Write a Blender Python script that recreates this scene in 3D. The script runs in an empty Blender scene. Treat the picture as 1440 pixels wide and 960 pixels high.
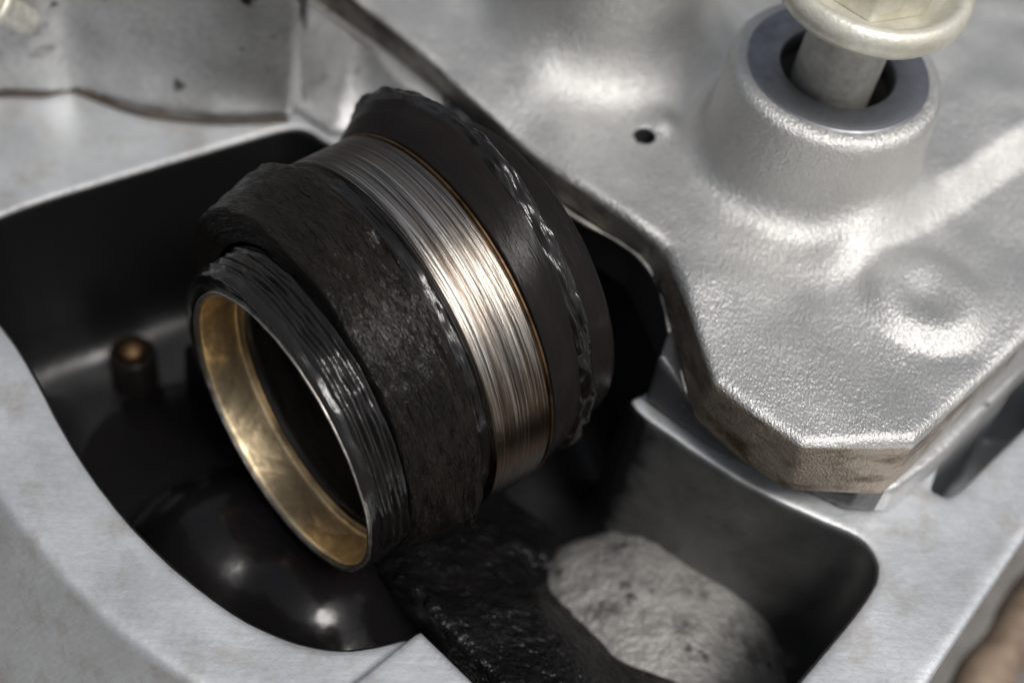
import bpy, math
import numpy as np
from mathutils import Matrix, Vector

S = bpy.context.scene
COL = S.collection
S.unit_settings.system = 'METRIC'
S.unit_settings.scale_length = 0.01          # one unit is one centimetre
rng = np.random.default_rng(7)

# ------------------------------------------------------------------ camera
CAM_N = np.array((.106, .60, .79)); CAM_N /= np.linalg.norm(CAM_N)
_x = np.array((1., 0, 0)) - CAM_N * CAM_N[0]; _x /= np.linalg.norm(_x)
_y = np.cross(CAM_N, _x)
CAM_R = np.array((_x, _y, CAM_N))            # camera axes -> world
CAM_C = np.array((-1.49, -10.62, 13.91))
cam_d = bpy.data.cameras.new('camera')
cam = bpy.data.objects.new('camera', cam_d); COL.objects.link(cam)
m4 = Matrix([list(CAM_R[i]) + [CAM_C[i]] for i in range(3)] + [[0, 0, 0, 1]])
cam.matrix_world = m4
cam_d.sensor_width = 36
cam_d.angle = math.radians(36)
cam_d.clip_start = .1; cam_d.clip_end = 3000
cam_d.dof.use_dof = True
cam_d.dof.focus_distance = 15.3
cam_d.dof.aperture_fstop = 0.145
S.camera = cam

# ------------------------------------------------------------------ light
SUN_AZ, SUN_EL = math.radians(-50), math.radians(61)      # azimuth measured from +X
w = bpy.data.worlds.new('World'); S.world = w; w.use_nodes = True
nt = w.node_tree
bg = nt.nodes['Background']
sky = nt.nodes.new('ShaderNodeTexSky'); sky.sky_type = 'NISHITA'; sky.sun_disc = False
sky.sun_elevation = SUN_EL; sky.sun_rotation = math.pi / 2 - SUN_AZ
sky.dust_density = 5; sky.air_density = 1.2; sky.ozone_density = 1
hs = nt.nodes.new('ShaderNodeHueSaturation'); hs.inputs['Saturation'].default_value = .38
nt.links.new(sky.outputs[0], hs.inputs['Color']); nt.links.new(hs.outputs[0], bg.inputs[0])
bg.inputs[1].default_value = .050
sd = bpy.data.lights.new('sun', 'SUN'); sd.energy = 1.5; sd.angle = math.radians(20); sd.color = (1, .97, .93)
sun = bpy.data.objects.new('sun', sd); COL.objects.link(sun)
sv = Vector((math.cos(SUN_EL) * math.cos(SUN_AZ), math.cos(SUN_EL) * math.sin(SUN_AZ), math.sin(SUN_EL)))
sun.rotation_euler = (-sv).to_track_quat('-Z', 'Y').to_euler()
S.view_settings.view_transform = 'Standard'; S.view_settings.look = 'None'
S.view_settings.exposure = 0.93; S.view_settings.gamma = 1
S.view_settings.use_curve_mapping = False
S.render.engine = 'CYCLES'
S.cycles.use_denoising = True
S.cycles.max_bounces = 8

# ------------------------------------------------------------------ helpers
def link(name, me, mat=None, parent=None, smooth=True):
    o = bpy.data.objects.new(name, me); COL.objects.link(o)
    if mat is not None and not me.materials:
        for m in (mat if isinstance(mat, (list, tuple)) else [mat]): me.materials.append(m)
    if smooth: me.polygons.foreach_set('use_smooth', np.ones(len(me.polygons), bool))
    if parent is not None: o.parent = parent
    return o

def mesh(name, V, F):
    """V (n,3); F (m,4) quads or list of faces"""
    me = bpy.data.meshes.new(name)
    if isinstance(F, np.ndarray):
        me.vertices.add(len(V)); me.vertices.foreach_set('co', np.ascontiguousarray(V, np.float32).ravel())
        k = F.shape[1]
        me.loops.add(F.size); me.loops.foreach_set('vertex_index', F.astype(np.int32).ravel())
        me.polygons.add(len(F)); me.polygons.foreach_set('loop_start', np.arange(0, F.size, k, dtype=np.int32))
        me.polygons.foreach_set('loop_total', np.full(len(F), k, np.int32))
        me.update(calc_edges=True); me.validate()
    else:
        me.from_pydata([tuple(v) for v in V], [], F); me.update()
    return me

def thing(name, label, cat, loc=(0, 0, 0), group=None):
    o = bpy.data.objects.new(name, None); COL.objects.link(o); o.location = loc
    o.empty_display_size = .3
    o['label'] = label; o['category'] = cat
    if group: o['group'] = group
    return o

def tag(o, label, cat, group=None):
    o['label'] = label; o['category'] = cat
    if group: o['group'] = group
    return o

# ---- signed distances on grids -----------------------------------------
def poly_sd(P, X, Y):
    P = np.array(P, float); n = len(P)
    d2 = np.full(X.shape, 1e9); s = np.ones(X.shape)
    for i in range(n):
        a, b = P[i], P[i - 1]
        ex, ey = b - a
        wx, wy = X - a[0], Y - a[1]
        t = np.clip((wx * ex + wy * ey) / (ex * ex + ey * ey), 0, 1)
        d2 = np.minimum(d2, (wx - ex * t) ** 2 + (wy - ey * t) ** 2)
        c1 = Y >= a[1]; c2 = Y < b[1]; c3 = ex * wy > ey * wx
        flip = (c1 & c2 & c3) | (~c1 & ~c2 & ~c3)
        s = np.where(flip, -s, s)
    return s * np.sqrt(d2)

def smin(a, b, k):
    h = np.clip(.5 + .5 * (b - a) / k, 0, 1)
    return b + (a - b) * h - k * h * (1 - h)
def smax(a, b, k): return -smin(-a, -b, k)
def sstep(a, b, x):
    t = np.clip((x - a) / (b - a), 0, 1); return t * t * (3 - 2 * t)

def vnoise(P, scale, seed=0):
    """cheap smooth value noise, P (...,3)"""
    Q = P * scale; I = np.floor(Q).astype(np.int64); f = Q - I; f = f * f * (3 - 2 * f)
    def hsh(i, j, k):
        n = (i * 374761393 + j * 668265263 + k * 2147483647 + seed * 974634599) & 0xffffffff
        n = ((n ^ (n >> 13)) * 1274126177) & 0xffffffff
        return ((n ^ (n >> 16)) & 0xffff) / 32767.5 - 1
    r = 0
    for a in (0, 1):
        for b in (0, 1):
            for c in (0, 1):
                wgt = (f[..., 0] if a else 1 - f[..., 0]) * (f[..., 1] if b else 1 - f[..., 1]) * (f[..., 2] if c else 1 - f[..., 2])
                r = r + wgt * hsh(I[..., 0] + a, I[..., 1] + b, I[..., 2] + c)
    return r

def surface_nets(f, org, h):
    s = f < 0
    nx, ny, nz = f.shape
    cnt = np.zeros((nx - 1, ny - 1, nz - 1), np.int8)
    for a in (0, 1):
        for b in (0, 1):
            for c in (0, 1):
                cnt += s[a:nx - 1 + a, b:ny - 1 + b, c:nz - 1 + c]
    act = (cnt > 0) & (cnt < 8)
    I, J, K = np.nonzero(act)
    idx = np.full(act.shape, -1, np.int32); idx[I, J, K] = np.arange(len(I))
    co = [(a, b, c) for a in (0, 1) for b in (0, 1) for c in (0, 1)]
    val = {q: f[I + q[0], J + q[1], K + q[2]].astype(np.float64) for q in co}
    acc = np.zeros((len(I), 3)); n = np.zeros(len(I))
    for q in co:
        for ax in range(3):
            if q[ax]: continue
            r = list(q); r[ax] = 1; r = tuple(r)
            a, b = val[q], val[r]
            m = (a < 0) != (b < 0)
            t = np.where(m, a / np.where(m, a - b, 1), 0)
            p = np.tile(np.array(q, float), (len(I), 1)); p[:, ax] = t
            acc += p * m[:, None]; n += m
    V = acc / n[:, None] + np.stack((I, J, K), 1)
    V = V * h + np.array(org)
    Fs = []
    for ax in range(3):
        sl0 = [slice(None)] * 3; sl1 = [slice(None)] * 3
        sl0[ax] = slice(0, -1); sl1[ax] = slice(1, None)
        d = s[tuple(sl0)] != s[tuple(sl1)]
        inside = s[tuple(sl0)]
        u, v = (ax + 1) % 3, (ax + 2) % 3
        q = np.array(np.nonzero(d)).T
        lim = np.array(act.shape)
        ok = (q[:, u] > 0) & (q[:, v] > 0) & (q[:, u] < lim[u]) & (q[:, v] < lim[v]) & (q[:, ax] < lim[ax])
        q = q[ok]; ins = inside[tuple(q.T)]
        def at(du, dv):
            r = q.copy(); r[:, u] += du; r[:, v] += dv
            return idx[tuple(r.T)]
        A, B, C_, D = at(-1, -1), at(0, -1), at(0, 0), at(-1, 0)
        F = np.stack((A, B, C_, D), 1)
        F[~ins] = F[~ins][:, ::-1]
        Fs.append(F)
    return V, np.concatenate(Fs)

def grid(x0, x1, y0, y1, z0, z1, h):
    x = np.arange(x0, x1, h); y = np.arange(y0, y1, h); z = np.arange(z0, z1, h)
    X, Y = np.meshgrid(x, y, indexing='ij')
    return X, Y, z, (x0, y0, z0)

# ---- lathe round an axis -------------------------------------------------
def lathe(prof, seg, org, A, B, N, disp=None, closed=False, off=None):
    """prof list of (t, r); returns V, F quads"""
    prof = np.array(prof, float)
    ecc = prof[:, 2] if prof.shape[1] > 2 else np.zeros(len(prof))
    th = np.linspace(0, 2 * math.pi, seg, endpoint=False)
    T = np.repeat(prof[:, 0][:, None], seg, 1); R = np.repeat(prof[:, 1][:, None], seg, 1)
    TH = np.repeat(th[None], len(prof), 0)
    if disp is not None: R = R + disp(T, TH, R)
    V = org + T[..., None] * A + R[..., None] * (np.cos(TH)[..., None] * B + np.sin(TH)[..., None] * N)
    if off is not None: V = V + ecc[:, None, None] * off
    n = len(prof)
    i = np.arange(n - 1)[:, None] * seg; j = np.arange(seg)[None]; jn = (j + 1) % seg
    F = np.stack((i + j, i + jn, i + seg + jn, i + seg + j), -1).reshape(-1, 4)
    if closed:
        i0, i1 = (n - 1) * seg, 0
        F = np.concatenate((F, np.stack((i0 + j[0], i0 + jn[0], i1 + jn[0], i1 + j[0]), -1)))
    return V.reshape(-1, 3), F

def dense(prof, step):
    out = []; prof = [tuple(p) + (0,) * (3 - len(p)) for p in prof]
    for (a, b) in zip(prof[:-1], prof[1:]):
        a = np.array(a, float); b = np.array(b, float)
        k = max(1, int(math.ceil(np.linalg.norm((b - a)[:2]) / step)))
        for i in range(k): out.append(tuple(a + (b - a) * i / k))
    out.append(tuple(prof[-1])); return out

def tube(path, rad, seg=24, sub=8, wob=0, seed=0):
    P = np.array(path, float); n = len(P)
    Q = []
    for i in range(n - 1):
        p0, p1, p2, p3 = P[max(i - 1, 0)], P[i], P[i + 1], P[min(i + 2, n - 1)]
        for t in np.linspace(0, 1, sub, endpoint=False):
            Q.append(.5 * (2 * p1 + (p2 - p0) * t + (2 * p0 - 5 * p1 + 4 * p2 - p3) * t * t + (3 * p1 - p0 - 3 * p2 + p3) * t ** 3))
    Q.append(P[-1]); Q = np.array(Q)
    T = np.gradient(Q, axis=0); T /= np.linalg.norm(T, axis=1)[:, None]
    up = np.array((0, 0, 1.)); U = np.cross(T, up); U /= np.linalg.norm(U, axis=1)[:, None] + 1e-9
    Wv = np.cross(U, T)
    th = np.linspace(0, 2 * math.pi, seg, endpoint=False)
    m = len(Q); s = np.linspace(0, 1, m)
    r = rad(s) if callable(rad) else np.full(m, rad)
    V = Q[:, None] + r[:, None, None] * (np.cos(th)[None, :, None] * U[:, None] + np.sin(th)[None, :, None] * Wv[:, None])
    if wob: V = V + wob * vnoise(V, 3, seed)[..., None] * (V - Q[:, None]) / r[:, None, None]
    i = np.arange(m - 1)[:, None] * seg; j = np.arange(seg)[None]; jn = (j + 1) % seg
    F = [tuple(x) for x in np.stack((i + j, i + jn, i + seg + jn, i + seg + j), -1).reshape(-1, 4)]
    F.append(tuple(range(seg))[::-1]); F.append(tuple((m - 1) * seg + k for k in range(seg)))
    return V.reshape(-1, 3), F

# ------------------------------------------------------------------ materials
def nodes(name):
    m = bpy.data.materials.new(name); m.use_nodes = True
    t = m.node_tree; b = t.nodes['Principled BSDF']
    return m, t, b
def N(t, typ, **kw):
    n = t.nodes.new(typ)
    for k, v in kw.items():
        if hasattr(n, k) and not isinstance(v, dict): setattr(n, k, v)
    for k, v in kw.get('inp', {}).items(): n.inputs[k].default_value = v
    return n
def coords(t, scale=(1, 1, 1), rot=(0, 0, 0), kind='Object'):
    c = N(t, 'ShaderNodeTexCoord'); mp = N(t, 'ShaderNodeMapping')
    mp.inputs['Scale'].default_value = scale; mp.inputs['Rotation'].default_value = rot
    t.links.new(c.outputs[kind], mp.inputs[0]); return mp.outputs[0]
def noise(t, vec, scale, detail=3, rough=.55):
    n = N(t, 'ShaderNodeTexNoise', inp={'Scale': scale, 'Detail': detail, 'Roughness': rough})
    t.links.new(vec, n.inputs['Vector']); return n.outputs['Fac']
def ramp(t, fac, stops):
    r = N(t, 'ShaderNodeValToRGB'); e = r.color_ramp.elements
    while len(e) < len(stops): e.new(.5)
    for x, (p, c) in zip(e, stops):
        x.position = p; x.color = (c, c, c, 1) if not isinstance(c, tuple) else (*c, 1)
    t.links.new(fac, r.inputs[0]); return r.outputs[0]
def mixc(t, fac, a, b, blend='MIX'):
    n = N(t, 'ShaderNodeMix', data_type='RGBA', blend_type=blend)
    for s, v in ((0, fac), (6, a), (7, b)):
        if isinstance(v, (int, float)): n.inputs[s].default_value = v
        elif isinstance(v, tuple): n.inputs[s].default_value = (*v, 1)
        else: t.links.new(v, n.inputs[s])
    return n.outputs[2]
def math_(t, op, a, b=None):
    n = N(t, 'ShaderNodeMath', operation=op)
    for i, v in enumerate((a, b)):
        if v is None: continue
        if isinstance(v, (int, float)): n.inputs[i].default_value = v
        else: t.links.new(v, n.inputs[i])
    return n.outputs[0]
def bump(t, h, strength, dist, normal=None):
    n = N(t, 'ShaderNodeBump', inp={'Strength': strength, 'Distance': dist})
    t.links.new(h, n.inputs['Height'])
    if normal is not None: t.links.new(normal, n.inputs['Normal'])
    return n.outputs[0]
def setc(b, **kw):
    for k, v in kw.items(): b.inputs[k.replace('_', ' ')].default_value = v

def aluminium(name, base, rough, metal=.9, grain=28, gb=.012, blotch=.12, dirt=None, dirt_amt=(.55, .7), oil=False, lines=False, streak=(1, 1, 1), pits=False, h2=1.4, fc=.16, grime=False):
    m, t, b = nodes(name)
    v = coords(t, streak, (0, 0, math.radians(25)))
    v1 = coords(t)
    fine = noise(t, v, grain, 2, .6)
    big = noise(t, v1, .9, 4, .6)
    c0 = mixc(t, ramp(t, big, [(.3, 0.), (.7, 1.)]), tuple(x * (1 - blotch) for x in base), tuple(min(1, x * (1 + blotch)) for x in base))
    c0 = mixc(t, ramp(t, fine, [(.35, 0.), (.65, 1.)]), mixc(t, fc, c0, (0., 0., 0.)), c0)
    if dirt:
        dn = noise(t, v1, 2.2, 6, .68)
        c0 = mixc(t, ramp(t, dn, [(dirt_amt[0], 0.), (dirt_amt[1], 1.)]), c0, dirt)
    if pits:
        pn = noise(t, v1, 2.6, 2, .5)
        c0 = mixc(t, ramp(t, pn, [(.665, 0.), (.72, 1.)]), c0, (.03, .028, .025))
    if lines:
        ln = noise(t, coords(t, (1.2, 34, 6), (0, 0, math.radians(-38))), 1, 4, .7)
        c0 = mixc(t, ramp(t, ln, [(.35, 0.), (.65, .22)]), c0, (.36, .36, .36))
    rr = ramp(t, big, [(.3, rough - .05), (.7, rough + .06)])
    met = metal
    if grime:
        for nm, ca, cb in (('grime', (.36, .31, .255), (.11, .075, .05)), ('oilgrey', (.34, .32, .29), (.09, .08, .07))):
            at = N(t, 'ShaderNodeAttribute', attribute_name=nm)
            gn = noise(t, coords(t, (.7, .7, 1.8)), 2.3, 6, .68)
            gc = mixc(t, ramp(t, gn, [(.46, 0.), (.66, 1.)]), ca, cb)
            ge = math_(t, 'ADD', at.outputs['Fac'], math_(t, 'MULTIPLY', math_(t, 'SUBTRACT', noise(t, v1, 5, 4, .6), .5), .5))
            c0 = mixc(t, ramp(t, ge, [(.38, 0.), (.62, 1.)]), c0, gc)
    if oil:
        at = N(t, 'ShaderNodeAttribute', attribute_name='oil')  # oil coat, and the right-hand pocket's painted shade
        on = noise(t, v1, 1.6, 5, .62)
        pd = N(t, 'ShaderNodeAttribute', attribute_name='pocket_distance')
        zm = N(t, 'ShaderNodeMapRange', inp={'From Min': .050, 'From Max': .022}); t.links.new(pd.outputs['Fac'], zm.inputs[0])
        f = math_(t, 'ADD', math_(t, 'MULTIPLY', at.outputs['Fac'], zm.outputs[0]), math_(t, 'MULTIPLY', math_(t, 'SUBTRACT', on, .5), .45))
        shade_film = ramp(t, f, [(.14, 0.), (.30, 1.)])  # thin oil film and pocket shade share this grey tone
        f = ramp(t, f, [(.42, 0.), (.64, 1.)])
        c0 = mixc(t, shade_film, c0, mixc(t, ramp(t, noise(t, v1, .8, 5, .65), [(.35, 0.), (.65, 1.)]), (.20, .20, .195), (.10, .10, .10)))
        rr = mixc(t, shade_film, rr, (.48, .48, .48))
        c0 = mixc(t, f, c0, (.006, .006, .0065))
        rr = mixc(t, f, rr, (.36, .36, .36))
        mm = N(t, 'ShaderNodeMapRange', inp={'To Min': metal, 'To Max': 0.}); t.links.new(f, mm.inputs[0])
        t.links.new(mm.outputs[0], b.inputs['Metallic'])
    else: setc(b, Metallic=met)
    t.links.new(c0, b.inputs['Base Color']); t.links.new(rr, b.inputs['Roughness'])
    hn2 = noise(t, v1, grain * .33, 2, .5)
    nrm = bump(t, fine, 1, gb); nrm = bump(t, hn2, 1, gb * h2, nrm)
    t.links.new(nrm, b.inputs['Normal'])
    return m

M_cast = aluminium('sand cast aluminium', (.61, .605, .59), .46, metal=.9, grain=46, gb=.019, blotch=.07, streak=(1, .5, 1), h2=.35, grime=True)
M_deck = aluminium('pale machined aluminium', (.62, .64, .66), .46, metal=.8, grain=14, gb=.003, blotch=.09, oil=True, fc=.07, dirt=(.46, .44, .41), dirt_amt=(.5, .72), lines=True)
M_house = aluminium('dull grey cast aluminium', (.45, .45, .45), .5, metal=.75, grain=12, gb=.008, blotch=.15, dirt=(.16, .15, .14), dirt_amt=(.6, .72), pits=True)
M_body = aluminium('dark stained and shaded cast aluminium', (.045, .046, .05), .42, metal=.3, grain=14, gb=.008, blotch=.25)
M_lump = aluminium('rough pale casting skin', (.25, .246, .234), .6, metal=.4, grain=12, gb=.035, blotch=.3, dirt=(.055, .053, .05), dirt_amt=(.5, .68), pits=True)

def oil_mat(name, col=(.009, .008, .0075), rough=.2, scale=9, stretch=None, strength=.05, brown=(.020, .018, .015), spec=.34):
    """stretch: True = uses the UV map (u round the shaft, v along it)"""
    m, t, b = nodes(name)
    if stretch: v = coords(t, stretch, kind='UV')
    else: v = coords(t)
    a = noise(t, v, scale, 4, .6)
    a2 = noise(t, v, scale * 3.1, 2, .5)
    big = noise(t, v, scale * .25, 3, .6)
    c = mixc(t, ramp(t, big, [(.4, 0.), (.68, 1.)]), col, brown)
    t.links.new(c, b.inputs['Base Color'])
    t.links.new(ramp(t, a, [(.3, rough), (.7, rough + .16)]), b.inputs['Roughness'])
    setc(b, IOR=1.48, Specular_IOR_Level=spec)
    n = bump(t, a, 1, strength); n = bump(t, a2, 1, strength * .3, n)
    t.links.new(n, b.inputs['Normal'])
    return m
M_oil = oil_mat('wet black oil', col=(.005, .005, .0055), brown=(.010, .009, .009), rough=.12, scale=5, strength=.10, spec=.32)
M_oil_smooth = oil_mat('smooth glossy black oil', col=(.004, .004, .0045), brown=(.007, .006, .006), rough=.11, scale=.8, strength=.03, spec=.3)
M_oil_streak = oil_mat('black oil dragged in streaks', col=(.006, .0055, .0055), brown=(.010, .009, .008), rough=.06, scale=1, stretch=(4, 20, 1), strength=.012, spec=.5)
M_oil_grain = oil_mat('brown black tacky oil', col=(.007, .006, .005), brown=(.015, .0125, .0095), rough=.13, scale=1, stretch=(4.5, 17, 1), strength=.09, spec=.23)
M_oil_dull = oil_mat('dull black oily steel', spec=.07, col=(.009, .008, .008), brown=(.012, .010, .009), rough=.17, scale=1, stretch=(5, 14, 1), strength=.008)

def brushed(name):
    m, t, b = nodes(name)
    v = coords(t, (.45, 85, 1), kind='UV')
    a = noise(t, v, 1.2, 5, .7)
    v2 = coords(t, (1.2, 14, 1), kind='UV'); s = noise(t, v2, 1, 5, .6)
    v3 = coords(t, (.25, 30, 1), kind='UV'); g = noise(t, v3, 1, 3, .6)
    c = mixc(t, ramp(t, g, [(.42, 0.), (.60, 1.)]), (.70, .67, .62), (.30, .24, .19))
    c = mixc(t, ramp(t, s, [(.52, 0.), (.72, .9)]), c, (.20, .13, .085))
    v4 = coords(t, (.9, 34, 1), kind='UV'); fl = noise(t, v4, 1, 4, .7)
    c = mixc(t, ramp(t, fl, [(.48, 0.), (.54, .9)]), c, (.07, .058, .05))
    # shading painted in by angle: dark reflection above, brown fading to black beneath
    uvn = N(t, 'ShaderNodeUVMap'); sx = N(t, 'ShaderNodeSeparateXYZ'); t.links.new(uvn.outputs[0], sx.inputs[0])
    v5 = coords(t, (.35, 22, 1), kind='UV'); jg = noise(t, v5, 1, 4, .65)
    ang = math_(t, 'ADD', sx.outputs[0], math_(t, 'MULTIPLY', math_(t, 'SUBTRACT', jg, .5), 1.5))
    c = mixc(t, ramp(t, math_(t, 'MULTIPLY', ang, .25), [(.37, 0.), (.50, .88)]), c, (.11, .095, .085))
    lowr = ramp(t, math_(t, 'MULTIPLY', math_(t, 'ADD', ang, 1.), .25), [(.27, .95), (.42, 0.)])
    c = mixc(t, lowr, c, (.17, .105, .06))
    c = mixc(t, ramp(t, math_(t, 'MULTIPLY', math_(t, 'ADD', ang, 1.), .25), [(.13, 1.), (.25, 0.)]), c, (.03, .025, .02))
    t.links.new(c, b.inputs['Base Color'])
    setc(b, Metallic=1.)
    t.links.new(ramp(t, a, [(.3, .22), (.7, .34)]), b.inputs['Roughness'])
    setc(b, Anisotropic=.75); b.inputs['Anisotropic Rotation'].default_value = .25
    tg = N(t, 'ShaderNodeTangent', direction_type='UV_MAP', uv_map='UVMap'); t.links.new(tg.outputs[0], b.inputs['Tangent'])
    t.links.new(bump(t, a, 1, .006), b.inputs['Normal'])
    return m
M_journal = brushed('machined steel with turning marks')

def metal(name, col, rough, sc=4, dark=.5, bs=.004):
    m, t, b = nodes(name); v = coords(t)
    a = noise(t, v, sc, 5, .6)
    c = mixc(t, ramp(t, a, [(.38, 0.), (.66, 1.)]), col, tuple(x * dark for x in col))
    t.links.new(c, b.inputs['Base Color']); setc(b, Metallic=1.)
    t.links.new(ramp(t, a, [(.3, rough), (.7, rough + .12)]), b.inputs['Roughness'])
    t.links.new(bump(t, a, 1, bs), b.inputs['Normal']); return m
M_bronze = metal('worn bronze', (.95, .77, .50), .32, 1.6, .34, .03)
M_bronze_dark = metal('oily bronze', (.16, .098, .052), .4, 2.2, .12)
M_rim = metal('worn steel lip', (.50, .46, .42), .34, 5, .4)
M_bright = metal('bare scraped aluminium edge', (.80, .77, .71), .42, 9, .55)
M_face = metal('turned boss face', (.27, .28, .305), .38, 6, .75)
def ringed(m, amt=.012, sc=26):
    t = m.node_tree; b = t.nodes['Principled BSDF']
    v = coords(t); wv = N(t, 'ShaderNodeTexWave', wave_type='RINGS', rings_direction='Z', inp={'Scale': sc, 'Distortion': .6, 'Detail': 2})
    t.links.new(v, wv.inputs['Vector'])
    t.links.new(bump(t, wv.outputs['Fac'], 1, amt), b.inputs['Normal'])
ringed(M_face, .0012, 7)

def zinc(name, c1, c2, metalness, rough):
    m, t, b = nodes(name); v = coords(t)
    a = noise(t, v, 2.5, 5, .65)
    t.links.new(mixc(t, ramp(t, a, [(.38, 0.), (.64, 1.)]), c1, c2), b.inputs['Base Color'])
    setc(b, Metallic=metalness); t.links.new(ramp(t, a, [(.3, rough), (.7, rough + .15)]), b.inputs['Roughness'])
    t.links.new(bump(t, noise(t, v, 16, 3), 1, .006), b.inputs['Normal']); return m
M_zinc = zinc('yellowed zinc plating', (.66, .65, .58), (.50, .48, .40), .5, .40)
M_shank = zinc('dusty zinc shank', (.70, .68, .61), (.40, .385, .35), .35, .45)
M_gasket = zinc('brown gasket edge', (.05, .034, .02), (.02, .015, .011), 0, .5)
M_oil_brown = oil_mat('thin brown oil on steel', col=(.010, .008, .007), brown=(.030, .024, .020), rough=.24, scale=1, stretch=(3, 12, 1), strength=.008)
M_black = oil_mat('black oily hollow', rough=.4, scale=3, strength=.01)
M_ground = zinc('dusty workshop floor', (.16, .15, .14), (.10, .095, .09), 0, .8)
M_rust = zinc('rusty tan bracket', (.22, .165, .12), (.12, .085, .06), .2, .55)
M_pale = zinc('pale chalky casting', (.55, .54, .52), (.38, .37, .36), .3, .55)

# ------------------------------------------------------------------ setting
gv = [(-400, -400, -9), (400, -400, -9), (400, 400, -9), (-400, 400, -9)]
g = link('ground', mesh('ground', gv, [(0, 1, 2, 3)]), M_ground, smooth=False); g['kind'] = 'structure'

# shaft axis
PH = .672
SA = np.array((math.cos(PH), math.sin(PH), 0)); SB = np.array((math.sin(PH), -math.cos(PH), 0)); SN = np.array((0, 0, 1.))
SP = np.array((-2.642, -1.452, .576))

# ------------------------------------------------------------------ engine casting
POCKET = [(-6.35, .78), (-5.84, 1.35), (-4.37, 2.16), (-2.9, 2.95), (-2.72, 3.03), (-2.5, 3.02), (-2.27, 2.81), (-1.6, 2.6),
          (-1.1, 3.2), (.35, 1.95), (1.45, 1.0), (1.8, -.2), (1.50, -.55), (1.17, -.73), (1.99, -1.37), (2.58, -1.78), (3.38, -2.16), (3.62, -2.26), (3.76, -2.42),
          (3.80, -2.62), (3.70, -2.90), (2.76, -4.0), (1.72, -5.22), (0, -4.9), (-.62, -4.1), (-.9, -3.61),
          (-1.31, -3.76), (-1.71, -3.83), (-2.2, -3.73), (-2.77, -3.46), (-3.68, -2.73), (-4.45, -1.82), (-5.16, -.65), (-5.55, -.16), (-6.1, .4)]
OUTER = [(-8.2, 1.6), (-7.2, .4), (-6.07, -1.23), (-5.13, -2.37), (-4.11, -3.5), (-3.01, -4.25), (-2.11, -4.77), (-1.2, -5.4), (0, -6.2), (1.6, -6.6),
         (3.0, -5.3), (4.13, -3.9), (5.45, -2.21), (7.3, .17), (8.6, 1.8), (8.6, 8), (-8.2, 8)]
SLOT = [(4.55, -1.62), (4.70, -1.70), (4.86, -1.60), (5.86, -.63), (6.88, .55), (6.2, .62), (5.87, .0), (4.8, -1.05)]
def chaikin(P, n=2):
    P = np.array(P, float)
    for _ in range(n):
        Q = np.roll(P, -1, 0); P = np.stack((.75 * P + .25 * Q, .25 * P + .75 * Q), 1).reshape(-1, 2)
    return P
POCKET = chaikin(POCKET); OUTER = chaikin(OUTER)
h = .045
X, Y, z, org = grid(-8.5, 8.9, -6.9, 8.3, -3.4, .2, h)
dp = poly_sd(POCKET, X, Y); do = poly_sd(OUTER, X, Y); ds = poly_sd(SLOT, X, Y)
Z = z[None, None, :]
body = smax(do[..., None] * .8 + .40 * Z * sstep(1., -2., X + Y)[..., None], np.maximum(Z, -3.2 - Z), .08)
floor = -2.75 + .75 * np.exp(-((X - 1.8) ** 2 + (Y + 2.6) ** 2) / 1.5) + .12 * np.sin(X * 2.1) * np.cos(Y * 1.7)
pk = smax(dp[..., None] + .05 * (-Z), floor[..., None] - Z, .7)
f = smax(body, -pk, .075)
f = smax(f, -np.maximum(ds[..., None], -2.2 - Z), .08)
V, F = surface_nets(f, org, h)
ec = thing('engine_casting', 'pale grey engine casting whose flat rim surrounds the black oily cavity', 'casting')
me = mesh('engine_casting', V, F)
# oil coats the cavity under the shaft; the right-hand pocket's thinner darkening also paints in its shade
dx = (V[:, 0] * .62 - V[:, 1] * .78)                    # across the shaft, from left rear to right front
inner = sstep(.20, .08, poly_sd(POCKET, V[:, 0], V[:, 1]))
oil = inner * (1 - .62 * sstep(.7, 2.9, dx + .35 * (V[:, 0] - .5)))  # oil, and painted shade in the right-hand pocket
a = me.attributes.new('oil', 'FLOAT', 'POINT'); a.data.foreach_set('value', oil.astype(np.float32))
a = me.attributes.new('pocket_distance', 'FLOAT', 'POINT'); a.data.foreach_set('value', poly_sd(POCKET, V[:, 0], V[:, 1]).astype(np.float32))
link('cavity_rim', me, M_deck, ec)

# square tab standing proud of the rim
tabp = [(-.91, -3.66), (-1.75, -4.45), (-1.0, -5.3), (.0, -4.55)]
X, Y, z, org = grid(-2, .4, -5.6, -3.4, -3.2, .5, .05)
f = smax(poly_sd(tabp, X, Y)[..., None], np.maximum(z[None, None] - .16, -3 - z[None, None]), .04)
V, F = surface_nets(f, org, .05)
me = mesh('raised_tab', V, F)
a = me.attributes.new('oil', 'FLOAT', 'POINT'); a.data.foreach_set('value', (sstep(.05, -.25, V[:, 2]) * sstep(-1.0, -.5, V[:, 0])).astype(np.float32))
a = me.attributes.new('pocket_distance', 'FLOAT', 'POINT'); a.data.foreach_set('value', (V[:, 2] * .3 + .03).astype(np.float32))
link('raised_tab', me, M_deck, ec)

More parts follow.
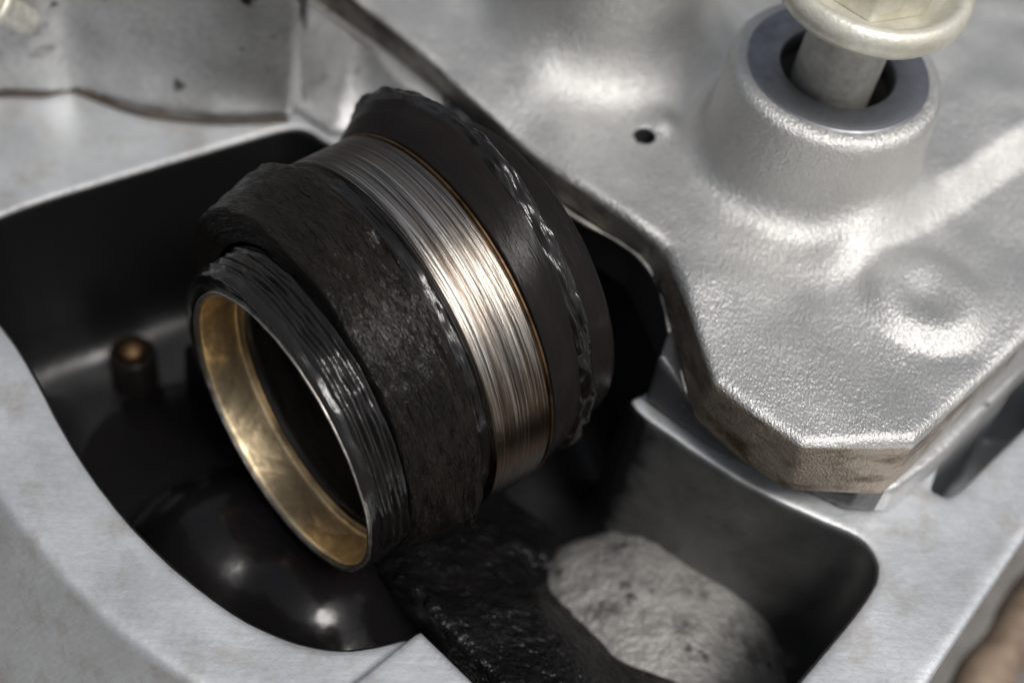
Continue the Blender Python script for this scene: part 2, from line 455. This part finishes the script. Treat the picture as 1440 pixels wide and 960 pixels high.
# oily bearing saddle under the shaft
X, Y, z, org = grid(-4.4, 2.6, -5.0, 1.6, -3.0, .4, .05)
P3 = np.stack(np.broadcast_arrays(X[..., None], Y[..., None], z[None, None]), -1)
R_ = P3 - SP
t_ = R_ @ SA; b_ = R_ @ SB; n_ = R_[..., 2]
top_ = P3[..., 2] + 1.25 - .17 * b_ + .62 * np.clip(t_ - .55, 0, 9)
slab = smax(np.abs(t_ - 1.75) - 1.2, smax(np.abs(b_ - .9) - 3.6, np.maximum(top_, -2.9 - P3[..., 2]), .3), .2)
slab = smax(slab, -(np.sqrt(b_ ** 2 + n_ ** 2) - 2.34), .1)
slab = slab + .11 * vnoise(P3, 1.5, 3) + .018 * vnoise(P3, 7, 5)
V, F = surface_nets(slab, org, .05)
link('bearing_saddle', mesh('bearing_saddle', V, F), M_oil, ec)

# rough pale lump on the pocket floor
X, Y, z, org = grid(-.4, 4.2, -5.2, -.6, -3.1, -.7, .05)
P3 = np.stack(np.broadcast_arrays(X[..., None], Y[..., None], z[None, None]), -1)
def ell(c, r): 
    q = (P3 - np.array(c)) / np.array(r); k = np.linalg.norm(q, axis=-1); return (k - 1) * min(r)
f = smin(ell((1.62, -2.22, -2.3), (1.3, 1.2, .58)), ell((2.3, -3.1, -2.4), (1.0, 1.0, .5)), .6)
f = smin(f, ell((1.2, -3.3, -2.6), (.7, .8, .7)), .4)
f = f + .045 * vnoise(P3, 1.5, 9) + .010 * vnoise(P3, 7, 11)
V, F = surface_nets(f, org, .05)
link('rough_lump', mesh('rough_lump', V, F), M_lump, ec)

# ------------------------------------------------------------------ cast cover
TOP = [(-2.97, 5.29), (-2.2, 4.32), (-1.05, 3.06), (-.71, 2.59), (.49, 1.38), (1.55, .44), (1.76, -.47), (1.92, -1.28), (2.29, -1.64), (2.75, -2.01),
       (3.89, -1.93), (5.3, -.53), (6.96, 1.09), (7.6, 1.9), (7.6, 7.6), (-4.2, 7.6)]
BOT = [(-3.3, 5.30), (-2.5, 4.52), (-1.15, 3.32), (-.55, 2.70), (.43, 1.36), (1.40, .56), (1.68, -.50), (1.87, -1.22), (2.33, -1.72), (2.80, -2.06),
       (3.78, -2.04), (5.34, -.57), (7.05, 1.05), (7.7, 1.9), (7.7, 7.6), (-4.5, 7.6)]
FOOT = [(-3.6, 4.2), (-2.75, 3.22), (-2.2, 2.84), (-1.3, 3.05), (.25, 1.78), (1.30, .82), (1.64, -.2), (1.45, -.72), (2.15, -1.30), (3.55, -1.98),
        (3.93, -1.98), (4.5, -1.52), (5.8, -.16), (7.0, 1.0), (7.3, 7.6), (-4.2, 7.6)]
h = .036
X, Y, z, org = grid(-3.2, 7.3, -2.35, 6.9, -.06, 2.95, h)
Z = z[None, None, :]
dt = poly_sd(TOP, X, Y); db = poly_sd(BOT, X, Y); df = poly_sd(FOOT, X, Y)
zb = .84 - .38 * sstep(1.5, 2.15, X - .15 * Y) - .14 * sstep(.2, -.9, X)
zt = 1.3 + .0 * X
BC = np.array((3.26, 2.02)); B2 = np.array((1.05, 4.15))
rb = np.hypot(X - BC[0], Y - BC[1]); r2 = np.hypot(X - B2[0], Y - B2[1])
# plateau right of the boss, with a soft step running back from it
st = (Y - .30) - (X - 3.4) * .80
zt += .26 * sstep(-.30, .30, st) * sstep(3.0, 3.9, X)
# round cast pad near the front right corner, slightly dished
rd = np.hypot(X - 4.30, (Y + .06) * 1.0)
zt += .11 * sstep(.78, .46, rd) - .07 * sstep(.42, .0, rd)
# ridge between the two bosses, bead beside the pit
zt += .30 * np.exp(-(((X - 2.2) * .75 + (Y - 3.35) * .66) / .55) ** 2 - (((X - 2.2) * -.66 + (Y - 3.35) * .75) / .5) ** 2)
zt += .07 * np.exp(-((X - 1.62) ** 2 + (Y - 2.30) ** 2) / .03)
# the sheet sinks towards the rear left edge behind a soft step
zt -= .08 * sstep(.25, -.35, X + .25 * (Y - 3.2))
# slow waviness of the casting skin
XY0 = np.stack((X, Y, 0 * X), -1)
zt += .055 * vnoise(XY0, 1.05, 21) + .016 * vnoise(XY0, 2.6, 23)
zt -= .05 * np.exp(-((X - 2.6) ** 2 + (Y + .7) ** 2) / .5)
sl = .94
wmix = np.clip((1.3 - Z) / (1.3 - zb[..., None]), 0, 1)
side = dt[..., None] * (1 - wmix) + db[..., None] * wmix
fl = smax(side, (Z - zt[..., None]) * sl, .12)
fl = smax(fl, zb[..., None] - Z, .06)
def boss(r, r0, r1, z0, z1):
    rr = r0 + (r1 - r0) * (Z - z0) / (z1 - z0)
    return smax((r[..., None] - rr) * .985, Z - z1, .16)
fl = smin(fl, boss(rb, 1.235, 1.17, 1.3, 2.6), .34)
fl = smin(fl, boss(r2, 1.30, 1.06, 1.3, 2.9), .62)
fl = smax(fl, -np.maximum(rb[..., None] - .64, .3 - Z), .05)
# small blow hole in the skin
fl = smax(fl, -(np.sqrt((X[..., None] - 1.38) ** 2 + (Y[..., None] - 2.09) ** 2 + .16 * (Z - 1.2) ** 2) - .115), .02)
foot = np.maximum(df[..., None], np.maximum(Z - 1.0, -Z + .0))
cv = np.minimum(fl, 1e9)
V, F = surface_nets(cv, org, h)
cover = thing('cast_cover', 'grey sand cast metal cover with a bolt boss and grimy sawn edge', 'cover')
me = mesh('cover_plate', V, F); me.materials.append(M_cast); me.materials.append(M_body)
me.polygons.foreach_set('use_smooth', np.ones(len(me.polygons), bool))
vn = np.zeros(len(me.vertices) * 3, np.float32); me.vertex_normals.foreach_get('vector', vn); vn = vn.reshape(-1, 3)
gr = sstep(.62, .30, vn[:, 2]) * sstep(1.30, 1.12, V[:, 2]) * sstep(5.98, 5.72, V[:, 0] - V[:, 1]) * sstep(.9, 1.1, np.hypot(V[:, 0] - BC[0], V[:, 1] - BC[1]))
lf = sstep(1.9, 1.0, V[:, 0])
for nm, val in (('grime', gr * (1 - lf)), ('oilgrey', gr * lf)):
    a = me.attributes.new(nm, 'FLOAT', 'POINT'); a.data.foreach_set('value', val.astype(np.float32))
cen = np.zeros(len(me.polygons) * 3, np.float32); me.polygons.foreach_get('center', cen); cen = cen.reshape(-1, 3)
pit = (np.hypot(cen[:, 0] - 1.38, cen[:, 1] - 2.09) < .15) & (cen[:, 2] < 1.27)  # faces inside the blow hole, darkened as if shaded
me.polygons.foreach_set('material_index', pit.astype(np.int32))
link('cover_plate', me, None, cover)
# wall under the cover's flange, its dark colour part stain, part painted shade
h = .06
X, Y, z, org = grid(-4.6, 7.8, -2.4, 7.8, -.3, 1.2, h)
df = poly_sd(FOOT, X, Y); zb2 = .88 - .38 * sstep(1.5, 2.15, X - .15 * Y) - .14 * sstep(.2, -.9, X)
dbw = poly_sd(BOT, X, Y) + .04
uu = np.clip(z[None, None] / .74, 0, 1) * sstep(-1.0, -2.0, X)[..., None]
wall_ = df[..., None] * (1 - uu) + dbw[..., None] * uu
f = smax(wall_, np.maximum(z[None, None] - zb2[..., None], .004 - z[None, None]), .06)
V, F = surface_nets(f, org, h)
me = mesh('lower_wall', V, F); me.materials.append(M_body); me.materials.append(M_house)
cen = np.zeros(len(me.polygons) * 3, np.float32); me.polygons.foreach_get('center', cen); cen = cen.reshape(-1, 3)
pale_ends = (cen[:, 0] < -.9) | (cen[:, 0] > 3.85)
me.polygons.foreach_set('material_index', pale_ends.astype(np.int32))
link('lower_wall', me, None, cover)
# thin bright flash left along the lower lip of the flange
fp = [(-3.3, 5.3, .7), (-2.5, 4.5, .70), (-1.2, 3.28, .71), (-.62, 2.70, .74), (.42, 1.35, .85), (1.39, .56, .85), (1.67, -.5, .72), (1.80, -.98, .60)]
V, F = tube([(x - .012, y - .012, z_) for x, y, z_ in fp], lambda q: .020 + .008 * np.sin(q * 90) * np.sin(q * 37), 10, 16, .012, 17)
link('flash_line', mesh('flash_line', V, F), M_bright, cover)
# turned face on the boss
o3 = np.array((BC[0], BC[1], 0.)); ax, bx_, nx_ = np.array((0, 0, 1.)), np.array((1., 0, 0)), np.array((0, 1., 0))
V, F = lathe([(2.30, .625), (2.585, .625), (2.612, .655), (2.614, .98), (2.604, 1.0), (2.56, 1.0)], 128, np.zeros(3), ax, bx_, nx_)
o = link('boss_face', mesh('boss_face', V, F[:, ::-1].copy()), M_face, cover); o.location = o3

# ------------------------------------------------------------------ flange bolt
def make_bolt(name, label, loc, tilt=(0, 0, 0), sc=1.0, group=None):
    b = thing(name, label, 'bolt', loc, group)
    b.rotation_euler = tilt; b.scale = (sc,) * 3
    z0 = 0.
    V, F = lathe([(-1.9, .0), (-1.9, .40), (-1.84, .45), (-.26, .45), (-.16, .50), (-.10, .60)], 64, z0, ax, bx_, nx_)
    link('shank', mesh('shank', V, F[:, ::-1].copy()), M_shank, b)
    pr = [(-.14, .55), (-.13, .86), (-.09, .97), (.02, 1.045), (.14, 1.05), (.23, 1.0), (.26, .93), (.22, .87), (.14, .80), (.08, .70), (.07, .5)]
    V, F = lathe(pr, 96, z0, ax, bx_, nx_)
    link('flange', mesh('flange', V, F[:, ::-1].copy()), M_zinc, b)
    import bmesh
    bm = bmesh.new()
    ring = [(.66 * math.cos(math.pi / 3 * k + .35), .66 * math.sin(math.pi / 3 * k + .35)) for k in range(6)]
    lo = [bm.verts.new((x, y, .05)) for x, y in ring]; hi = [bm.verts.new((x, y, .85)) for x, y in ring]
    for k in range(6): bm.faces.new((lo[k], lo[(k + 1) % 6], hi[(k + 1) % 6], hi[k]))
    bm.faces.new(hi); bm.faces.new(lo[::-1])
    bmesh.ops.bevel(bm, geom=list(bm.edges), offset=.05, segments=3, affect='EDGES', profile=.5)
    hm = bpy.data.meshes.new('hex_head'); bm.to_mesh(hm); bm.free()
    link('hex_head', hm, M_zinc, b)
    return b
make_bolt('flange_bolt', 'yellowed zinc flange bolt standing half unscrewed in the round boss', (BC[0] + .03, BC[1], 3.70), (0, math.radians(2), 0))

# ------------------------------------------------------------------ oily shaft
SEG = 720
shaft = thing('oily_shaft', 'oil blackened hollow shaft with bronze lined mouth and bright turned band', 'shaft')
ECC = .25 * SB - .06 * SN                   # the worn mouth sits low and to the right
RING_ECC = -.15 * SB + .09 * SN
def shaft_part(name, prof, mat, step=.02, disp=None, closed=False, seg=SEG, off=None):
    pr = dense(prof, step)
    V, F = lathe(pr, seg, SP, SA, SB, SN, disp, closed, ECC if off is None else off)
    me = mesh(name, V, F)
    uv = me.uv_layers.new(name='UVMap')
    n = len(me.loops); li = np.zeros(n, np.int32); me.loops.foreach_get('vertex_index', li)
    cum = np.concatenate(([0], np.cumsum(np.hypot(*np.diff(np.array(pr)[:, :2], axis=0).T))))
    uu = (li % seg) / seg * 2 * math.pi; vv = cum[li // seg]
    # keep the seam on the hidden underside from stretching
    poly = uu.reshape(-1, 4); wrap = (poly.max(1) - poly.min(1)) > 3
    poly[wrap] = np.where(poly[wrap] < 1, poly[wrap] + 2 * math.pi, poly[wrap])
    uv.data.foreach_set('uv', np.stack((poly.ravel(), vv), 1).astype(np.float32).ravel())
    # theta = 0 points to the lower right; rotate nothing, seam lies at SB
    return link(name, me, mat, shaft)
def cyl(T, TH, k, m, seed, off=0):
    return vnoise(np.stack((T * k, np.cos(TH) * m, np.sin(TH) * m), -1) + off, 1., seed)
def d_thread(T, TH, R):
    w_ = sstep(.05, .12, T) * sstep(.50, .44, T)
    rid = np.sin((T - .1) / .105 * 2 * math.pi + 1.1 * cyl(T * 0, TH, 1, 2.2, 1)) * .026
    return w_ * (rid * (.75 + .6 * cyl(T * 4, TH, 1, 4, 71)) + .020 * cyl(T, TH, 11, 7, 2) + .010 * cyl(T, TH, 24, 12, 3))
def d_collar(T, TH, R):
    e = sstep(1.02, 1.14, T)
    return .014 * cyl(T, TH, 6, 5, 5) + .016 * cyl(T, TH, 20, 9, 6) + e * (.040 * cyl(T, TH, 15, 5, 7) + .024 * cyl(T, TH, 30, 12, 8))
def d_ring(T, TH, R):
    e = sstep(2.52, 2.62, T) * sstep(2.86, 2.76, T)
    return e * (.050 * cyl(T, TH, 17, 6, 9) + .030 * cyl(T, TH, 32, 13, 10))
def d_jour(T, TH, R):
    return .0012 * np.sin(T * 120) * sstep(1.45, 1.5, T) + .0015 * cyl(T * 9, TH * 0, 9, 1, 12)
shaft_part('bronze_liner', [(.02, 1.56, 1.4), (.0, 1.55, 1.4), (.0, 1.535, 1.4), (.03, 1.52, 1.4), (.46, 1.50, 1.4), (.47, 1.39, 1.45)], M_bronze, .03)
shaft_part('inner_bore', [(.46, 1.46, 1.4), (.50, 1.41, 1.4), (2.4, 1.36, 1.4), (2.42, .02, 1.4)], M_oil_brown, .1)
shaft_part('lip', [(.02, 1.59, 1.4), (-.02, 1.585, 1.4), (-.02, 1.56, 1.4), (.02, 1.545, 1.4)], M_rim, .015, lambda T, TH, R: .008 * cyl(T, TH, 8, 14, 14))
shaft_part('oily_end_face', [(.11, 1.70, 1), (.04, 1.69, 1), (.005, 1.665, 1), (-.005, 1.62, 1.2), (.012, 1.575, 1.4)], M_oil_streak, .02, lambda T, TH, R: .016 * cyl(T, TH, 12, 9, 15))
shaft_part('thread', [(.06, 1.67, 1), (.09, 1.705, 1), (.44, 1.725, .9), (.52, 1.70, .7)], M_oil_streak, .011, d_thread)
shaft_part('collar', [(.50, 1.60), (.45, 1.96), (.46, 1.985), (.49, 2.0), (1.12, 2.16), (1.18, 2.155), (1.23, 2.08), (1.27, 1.98), (1.31, 1.94)], M_oil_grain, .014, d_collar)
shaft_part('groove', [(1.27, 1.95), (1.33, 1.93), (1.42, 1.96), (1.46, 2.0)], M_oil_streak, .012, lambda T, TH, R: .02 * cyl(T, TH, 16, 5, 16) + .012 * cyl(T, TH, 32, 12, 17))
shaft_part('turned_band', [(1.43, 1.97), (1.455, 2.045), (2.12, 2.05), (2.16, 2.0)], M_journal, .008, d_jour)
shaft_part('bronze_step', [(2.145, 2.0), (2.15, 2.052), (2.175, 2.054), (2.19, 2.0)], M_bronze_dark, .01)
shaft_part('oily_band', [(2.19, 1.95), (2.21, 2.04), (2.26, 2.05, .2), (2.40, 2.09, .6), (2.58, 2.12, 1)], M_oil_dull, .02, lambda T, TH, R: .008 * cyl(T, TH, 8, 3, 19), off=RING_ECC)
shaft_part('rear_ring', [(2.53, 2.06, 1), (2.57, 2.12, 1), (2.64, 2.17, 1), (2.72, 2.16, 1), (2.78, 2.09, 1), (2.80, 1.8, 1)], M_oil_streak, .012, d_ring, off=RING_ECC)
shaft_part('rear_neck', [(2.77, 1.83), (2.79, 1.84), (3.18, 1.83), (3.22, 1.77), (3.24, .1)], M_oil_dull, .05)

# ------------------------------------------------------------------ things in the cavity
h = .06
X, Y, z, org = grid(-6.6, .2, -4.2, 3.2, -2.9, -.2, h)
Z = z[None, None, :]
P3 = np.stack(np.broadcast_arrays(X[..., None], Y[..., None], Z), -1)
dpl = poly_sd(POCKET, X, Y)[..., None] - .10
ax_t = (X - SP[0]) * SA[0] + (Y - SP[1]) * SA[1]
f = Z + 1.62 + .34 * np.clip(np.hypot(X + 2.3, Y + 2.7) - .9, 0, 9)[..., None] + .04 * vnoise(P3, .9, 51)
def cap(p, r):                                # oil swell added and angled to catch the sun as a highlight
    c = np.array(p) - r * np.array((.149, -.497, .855))
    return np.linalg.norm(P3 - c, axis=-1) - r
f = smin(f, cap((-2.82, -2.40, -1.36), 1.15), .22)
f = smin(f, cap((-1.88, -2.92, -1.36), 1.05), .22)
f = smax(np.maximum(f, -2.8 - Z), dpl, .05)
f = np.maximum(f, ax_t[..., None] - .75)
V, F = surface_nets(f, org, h)
tag(link('oil_pool', mesh('oil_pool', V, F), M_oil_smooth), 'pool of glossy black oil with soft white reflections below the bronze lined mouth', 'oil')
bp = thing('bronze_plug', 'small bronze nub glinting in the dark left cavity beside the shaft mouth', 'plug', (-4.52, 1.12, -2.2))
V, F = lathe([(-.8, .30), (-.02, .29), (.03, .26), (.04, .20)], 48, np.zeros(3), ax, bx_, nx_)
link('seat_ring', mesh('seat_ring', V, F[:, ::-1].copy()), M_oil_dull, bp)
V, F = lathe([(-.14, .21), (.06, .21), (.13, .17), (.17, .1), (.185, .0)], 48, np.zeros(3), ax, bx_, nx_)
link('plug_tip', mesh('plug_tip', V, F[:, ::-1].copy()), M_bronze_dark, bp)

# ------------------------------------------------------------------ upper left housing
UL = [(-8.6, 2.9), (-6.85, 3.12), (-6.21, 3.25), (-5.72, 3.32), (-5.4, 3.44), (-4.94, 3.25), (-4.5, 3.11), (-3.64, 3.06), (-2.75, 3.19), (-2.45, 3.7), (-3.0, 4.9), (-4.0, 6.0), (-4.6, 7.6), (-8.6, 7.6)]
h = .06
X, Y, z, org = grid(-8.3, -2.6, 2.7, 7.3, -.02, 3.6, h)
Z = z[None, None, :]
P3 = np.stack(np.broadcast_arrays(X[..., None], Y[..., None], Z), -1)
d = poly_sd(UL, X, Y)[..., None] + .05 * Z - .16 * Z * sstep(-4.2, -3.0, X)[..., None]  # right end leans forward, an overhang added to darken it
top = 1.35 + 1.6 * sstep(-6.2, -4.6, X)
f = smax(d, Z - top[..., None], .2)
cyl_ = smax(np.hypot(X + 5.75, Y - 3.95)[..., None] - .62 + .1 * Z, Z - 1.7, .15)
f = smin(f, cyl_, .3)
f = np.maximum(f + .03 * vnoise(P3, 1.4, 41), .03 - Z)
V, F = surface_nets(f, org, h)
hb = thing('side_housing', 'dull grey cast housing wall rising behind the rim at upper left', 'housing')
link('housing_wall', mesh('housing_wall', V, F), M_house, hb)
gp = [(x, y - .035, .03) for x, y in UL[0:9]]
V, F = tube(gp, lambda q: .036 + .018 * np.exp(-((q - .42) / .12) ** 2), 10, 6, .008, 3)
link('gasket_edge', mesh('gasket_edge', V, F), M_gasket, hb)
make_bolt('flange_bolt', 'cream coloured bolt at the top left corner beside the dull grey housing', (-6.05, 2.95, 1.75), (math.radians(25), math.radians(-30), 0), .38)

# ------------------------------------------------------------------ lower right corner
br = thing('lower_bracket', 'rusty tan bracket blurred below the rim at lower right', 'bracket', (0, 0, 0))
V, F = tube([(4.6, -4.6, -4.4), (5.9, -2.7, -4.2), (6.9, -1.4, -4.2), (8.0, 0, -4.3)], .34, 20, 10, .06, 8)
link('bracket_arm', mesh('bracket_arm', V, F), M_rust, br)
V, F = tube([(5.6, -3.5, -3.9), (6.1, -2.9, -3.8), (6.5, -2.5, -3.9)], .3, 20, 10, .08, 9)
link('bracket_lug', mesh('bracket_lug', V, F), M_pale, br)
